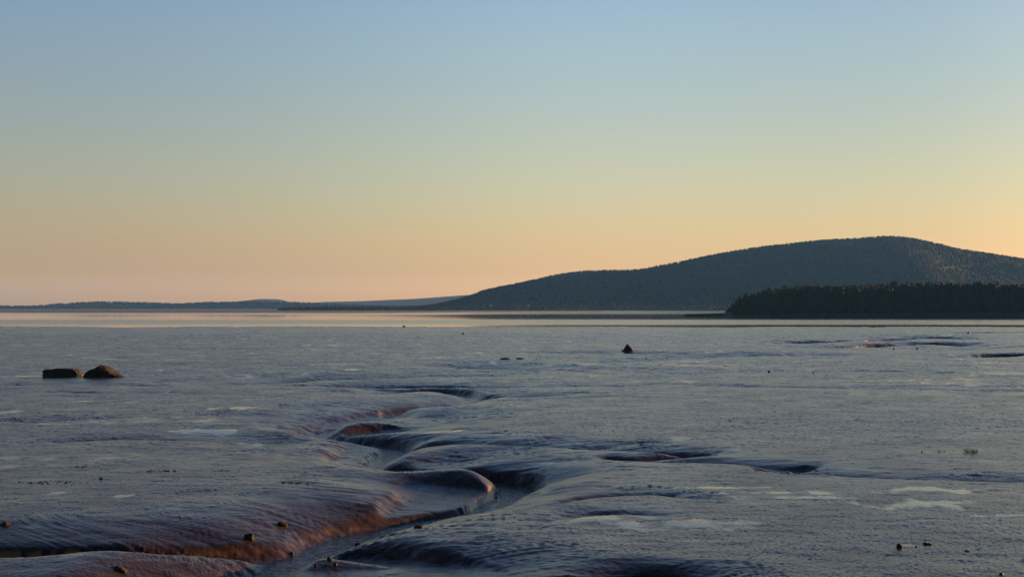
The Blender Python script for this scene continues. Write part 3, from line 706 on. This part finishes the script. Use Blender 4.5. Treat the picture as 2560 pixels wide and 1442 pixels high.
rock("boulder", 254, 943.5, 100, 31, "tall humped brown boulder, right one of the pair on the mud", 'boulder', ST, dict(sq=.6, top=[(-1, .42), (-.75, .72), (-.5, 1.05), (-.2, 1.25), (.1, 1.15), (.45, .75), (.8, .42), (1, .25)]), .7, seed=5, sub=5, rough=.10)
rock("boulder", 1568, 878, 30, 19, "small pointed dark boulder alone on the far mud", 'boulder', ST, dict(sq=.7, top=[(-1, .12), (-.6, .35), (-.25, .95), (.1, 1.3), (.45, 1.1), (.8, .7), (1, .4)]), .8, seed=9, sub=4, rough=.06)
rock("rock", 1263, 898.5, 30, 5.5, "low brownish rock, left end of the short row of flat rocks on the mud", 'rock', ST, None, 1, seed=11)
rock("rock", 1300, 898.5, 20, 4.5, "black flat rock in the middle of the short row of rocks on the mud", 'rock', ST2, None, 1, seed=12)
rock("stone", 1341, 899, 4, 2.5, "tiny stone right of the row of flat rocks", 'stone', ST2, None, 1, seed=13, sub=3)
rock("stone", 1923, 931, 7, 5, "tiny round dark stone alone on the right mudflat, between two thin rills", 'stone', ST, None, 1, seed=14, sub=3)
rock("stone", 2034, 932, 5, 3, "tinier dark stone a little right of the round one on the far flat", 'stone', ST2, None, 1, seed=15, sub=3)
rock("stone", 2422, 834, 8, 4.5, "small dark stone on the far right flat just above the black gullies", 'stone', ST2, None, 1, seed=16, sub=3)
rock("stone", 2236, 872.5, 6, 4, "left of two tiny stones on the lip of the black gully", 'stone', ST2, None, 1, seed=17, sub=3)
rock("stone", 2294, 872.5, 6, 3.5, "right of two tiny stones on the lip of the black gully", 'stone', ST2, None, 1, seed=18, sub=3)
rock("stone", 1158, 835, 7, 4, "small dark stone on the far flat left of the pointed boulder", 'stone', ST2, None, 1, seed=19, sub=3)
rock("stone", 1010, 817, 9, 4, "small dark stone at the edge of the bay water", 'stone', ST2, None, 1, seed=20, sub=3)
rock("stone", 1616, 895, 4, 3, "tiny stone near the reddish gully right of the pointed boulder", 'stone', ST2, None, 1, seed=21, sub=3)
rock("stone", 1960, 846, 3.5, 2, "speck of a stone left of the far gullies", 'stone', ST2, None, 1, seed=37, sub=3)
rock("rock", 2250, 1369, 18, 14, "dark upright rock standing in a small puddle, lower right", 'rock', ST2, dict(sq=.7, top=[(-1, .9), (-.3, 1.2), (.3, .95), (1, .5)]), .8, seed=22)
rock("rock", 2320, 1362, 23, 8.5, "dark flat block of rock right of the puddle, lower right", 'rock', ST2, dict(sq=.4, top=[(-1, 1.1), (-.5, 1.15), (0, .85), (.7, .9), (1, .7)]), .8, seed=23, rough=.06)
rock("stone", 2291, 1366, 7, 3.5, "tiny stone between the rock in the puddle and the flat block", 'stone', ST2, None, 1, seed=24, sub=3)
rock("stone", 2421, 1378, 17, 5, "small half buried dark stone, rightmost of the lower right group", 'stone', ST2, dict(sq=.8, top=[(-1, 1), (-.3, 1.2), (.3, .6), (1, .3)]), .8, seed=25)
rock("stone", 2505, 1437, 14, 7, "dark stone near the bottom right corner of the flat", 'stone', ST2, None, .8, seed=26, sub=3)
rock("rock", 872, 1367, 24, 13, "dark rock at the water's edge in the near creek bend", 'rock', ST2, None, .8, seed=27)
rock("rock", 893, 1361, 18, 7, "low dark rock touching the far side of the rock in the creek bend", 'rock', ST2, None, .8, seed=28)
rock("rock", 823, 1400, 15, 13, "roundish dark rock where the creek meets the right hand mud lobe", 'rock', ST2, None, .9, seed=29)
rock("stone", 838, 1411, 12, 8, "small dark stone just below the roundish rock in the creek", 'stone', ST2, None, .9, seed=30)
rock("stone", 788, 1413, 9, 6, "little stone in the middle of the creek near the bottom", 'stone', ST2, None, .9, seed=31)
rock("stone", 742, 1400, 12, 5, "flat stone in the creek below the lit bank", 'stone', ST2, None, .9, seed=32)
rock("stone", 917, 1347, 8, 4, "tiny stone in the creek upstream of the two touching rocks", 'stone', ST2, None, .9, seed=38, sub=3)
rock("rock", 1046, 1319, 28, 9, "low rounded dark rock in the creek below the pale mud bar", 'rock', ST2, dict(sq=.8, top=[(-1, 1), (1, .9)]), .8, seed=33)
rock("rock", 622, 1347, 30, 17, "dark rock stuck in the left bank above the lit mud edge", 'rock', ST2, None, .8, seed=34)
rock("rock", 728, 1386, 16, 9, "small brown rock where the left branch joins the creek", 'rock', ST, None, .8, seed=39)
rock("rock", 298, 1427, 36, 15, "dark wedge rock below the tall cut bank, bottom left", 'rock', ST, dict(sq=.6, top=[(-1, 1.1), (-.3, 1.2), (.5, .7), (1, .3)]), .8, seed=35)
rock("stone", 450, 1291, 7, 3.5, "tiny stone in a puddle on the left flat", 'stone', ST2, None, .9, seed=36, sub=3)
rock("mud_clump", 703, 1314, 34, 11, "reddish lump of mud on the sloping left bank", 'mud clump', ST, dict(sq=.9, top=[(-1, .9), (1, .9)]), .9, seed=41)
rock("mud_clump", 252, 1197, 11, 5, "little orange lit clump of mud on the left flat", 'mud clump', ST, None, .9, seed=42, sub=3)
rock("mud_clump", 10, 1312, 30, 9, "dark clump at the left edge beside a pale puddle", 'mud clump', ST, None, .9, seed=43)
def weed(px, py, wpx, label, seed):
    """low ragged mat of seaweed"""
    x, y = at(px, py); r_ = random.Random(seed); w = wpx * y / FPX; VV = []; FF = []
    for k in range(int(26 + w * 16)):
        u = r_.gauss(0, .30); a = x + u * w; b = y + r_.gauss(0, .10) * w * (1.2 - abs(u)); z = height_at(a, b)
        l = r_.uniform(.03, .09); th = r_.uniform(0, 6.28); hh = r_.uniform(.006, .022)
        dx, dy = math.cos(th) * l, math.sin(th) * l; q = len(VV)
        VV += [(a - dx, b - dy, z - .01), (a + dy * .5, b - dx * .5, z + hh * .6), (a + dx, b + dy, z + .005), (a - dy * .5, b + dx * .5, z + hh)]
        FF += [(q, q + 1, q + 2, q + 3)]
    o = link_mesh("seaweed_mat", [(a - x, b - y, c) for a, b, c in VV], FF, WEED); o.location = (x, y, 0)
    tag(o, label, 'seaweed', 'seaweed scattered on the left flat')
WEED = stone_material("seaweed", (.022, .013, .009), (.05, .030, .018), 12.0, .5)
weed(212, 1166, 64, "ragged dark seaweed mat above the others at left, near a small pale puddle", 1)
weed(108, 1205, 125, "widest dark seaweed mat, near the left edge of the flat", 2)
weed(393, 1177, 76, "thin dark line of seaweed on the left flat, between two others", 3)
weed(562, 1176, 52, "small thin seaweed streak right of the longer one on the left flat", 4)
weed(735, 1204, 75, "dark seaweed patch nearest the creek on the left flat", 5)
weed(262, 1173, 16, "very small seaweed scrap beside the ragged mat", 6)

# marsh grass
GRASS = foliage_material("marsh_grass", (.06, .08, .02), (.12, .13, .04), 3.0)
def tuft(px, py, wpx, hpx, n, label, seed):
    x, y = at(px, py); r_ = random.Random(seed); w = wpx * y / FPX; h = hpx * y / FPX; VV = []; FF = []
    for k in range(n):
        a = r_.gauss(0, .28) * w; b = r_.gauss(0, .35) * w; hh = h * r_.uniform(.55, 1.05); lx = r_.gauss(0, .12) * hh; ly = r_.gauss(0, .12) * hh; t = .010; q = len(VV)
        z0 = height_at(x + a, y + b)
        for s, ww in ((0, 1), (.5, .8), (1, .1)):
            VV += [(a - t * ww + lx * s * s, b + ly * s * s, z0 - .02 + hh * s), (a + t * ww + lx * s * s, b + ly * s * s + t * .4, z0 - .02 + hh * s)]
        FF += [(q, q + 1, q + 3, q + 2), (q + 2, q + 3, q + 5, q + 4)]
    o = link_mesh("grass_tuft", VV, FF, GRASS); o.location = (x, y, 0); tag(o, label, 'grass tuft')
tuft(2425, 1131, 34, 15, 34, "sparse green yellow tuft of marsh grass standing on the right flat", 1)
tuft(2348, 1128, 18, 8, 7, "few tiny grass blades left of the larger tuft", 2)
tuft(2304, 1129, 8, 6, 4, "faint pair of grass blades at the end of a thin puddle", 3)
# gravel along the bar edge
GR = []; GF = []; r_ = random.Random(4)
edge = catmull([(*at(px, py, -.8), 1, 1) for px, py in [(1000,1312),(1060,1310),(1130,1304),(1195,1292),(1240,1268),(1252,1248),(1244,1238)]], 30)[:, :2]
for (ex, ey) in edge:
    for _ in range(3):
        a = ex + r_.gauss(0, .10); b = ey + r_.gauss(0, .14); z = height_at(a, b); s = r_.uniform(.012, .05); q = len(GR)
        GR += [(a - s, b, z), (a, b - s, z), (a + s, b, z), (a, b + s, z), (a + r_.gauss(0, .3) * s, b, z + s * 1.1)]
        GF += [(q, q + 1, q + 4), (q + 1, q + 2, q + 4), (q + 2, q + 3, q + 4), (q + 3, q, q + 4)]
tag(link_mesh("gravel", GR, GF, ST2), "dark gravel along the lower edge of the pale mud bar", "gravel", kind='stuff')

# ------------------------------------------------------------------ far buildings and mast
WALL = foliage_material("painted_wall", (.30, .30, .28), (.40, .40, .38), .5); ROOFM = foliage_material("roof_shingle", (.10, .09, .08), (.14, .13, .12), 1.0)
def house(px, py, Y, w, label):
    x, y, z = at_dist(px, py, Y)
    e = bpy.data.objects.new("house", None); COL.objects.link(e); e.location = (x, y, z - w * .3); tag(e, label, 'house')
    d, h = w * .7, w * .45
    VV = [(sx * w / 2, sy * d / 2, zz) for zz in (-3, h) for sx, sy in ((-1, -1), (1, -1), (1, 1), (-1, 1))] + [(-w / 2, 0, h + d * .35), (w / 2, 0, h + d * .35)]
    link_mesh("wall", VV, [(0, 1, 5, 4), (1, 2, 6, 9, 5), (2, 3, 7, 6), (3, 0, 4, 8, 7)], WALL, e)
    o_ = .3; VR = [(-w / 2 - o_, -d / 2 - o_, h - .1), (w / 2 + o_, -d / 2 - o_, h - .1), (w / 2 + o_, 0, h + d * .35 + .1), (-w / 2 - o_, 0, h + d * .35 + .1), (-w / 2 - o_, d / 2 + o_, h - .1), (w / 2 + o_, d / 2 + o_, h - .1)]
    link_mesh("roof", VR, [(0, 1, 2, 3), (3, 2, 5, 4)], ROOFM, e)
house(1322, 762, 2590, 6, "tiny white house low on the big hill, right one of two")
house(1226, 763, 2570, 5.5, "tiny pale house low on the big hill, left one of two")
house(615, 773.5, 4540, 9, "tiny white house on the far left shore")
mast = bpy.data.objects.new("radio_mast", None); COL.objects.link(mast); mx, my, mz = at_dist(737, 757, 4900); mast.location = (mx, my, mz)
tag(mast, "thin radio mast rising above the low far hills", 'mast')
STEEL = foliage_material("mast_steel", (.12, .10, .09), (.2, .17, .15), .2)
MV = []; MF = []
def bar(p, q, t):
    p = Vector(p); q = Vector(q); d = (q - p).normalized(); a = d.cross(Vector((.3, 1, .1))).normalized() * t; b = d.cross(a).normalized() * t; n = len(MV)
    for c in (p, q): MV.extend([c + a + b, c - a + b, c - a - b, c + a - b])
    MF.extend([(n + i, n + (i + 1) % 4, n + 4 + (i + 1) % 4, n + 4 + i) for i in range(4)])
Hm = 23.0
for i in range(3):
    a = i * 2.094; c = (.5 * math.cos(a), .5 * math.sin(a)); bar((c[0], c[1], -4), (c[0], c[1], Hm), .09)
    for k in range(12):
        a2 = (i + 1) * 2.094; bar((c[0], c[1], k * 2.0 - 1), (.5 * math.cos(a2), .5 * math.sin(a2), k * 2.0 + 1), .05)
link_mesh("tower", MV, MF, STEEL, mast)
MV = []; MF = []; bar((0, 0, Hm), (0, 0, Hm + 3), .06); link_mesh("antenna", MV, MF, STEEL, mast)

# ------------------------------------------------------------------ haze
hb = bmesh.new(); bmesh.ops.create_cube(hb, size=1.0)
me = bpy.data.meshes.new("haze"); hb.to_mesh(me); hb.free()
hz = bpy.data.objects.new("haze", me); COL.objects.link(hz)
hz.scale = (16000, 14500, 190.0); hz.location = (0, 14500 / 2 - 3000, 190.0 / 2 - 4.0)
hm = bpy.data.materials.new("haze_air"); hm.use_nodes = True; hn = hm.node_tree
for n_ in list(hn.nodes): hn.nodes.remove(n_)
ho = hn.nodes.new('ShaderNodeOutputMaterial'); pv = hn.nodes.new('ShaderNodeVolumePrincipled')
pv.inputs['Color'].default_value = (.12, .34, .92, 1); pv.inputs['Density'].default_value = 6e-5; pv.inputs['Anisotropy'].default_value = 0.0
hn.links.new(pv.outputs[0], ho.inputs['Volume']); me.materials.append(hm); tag(hz, kind='stuff')
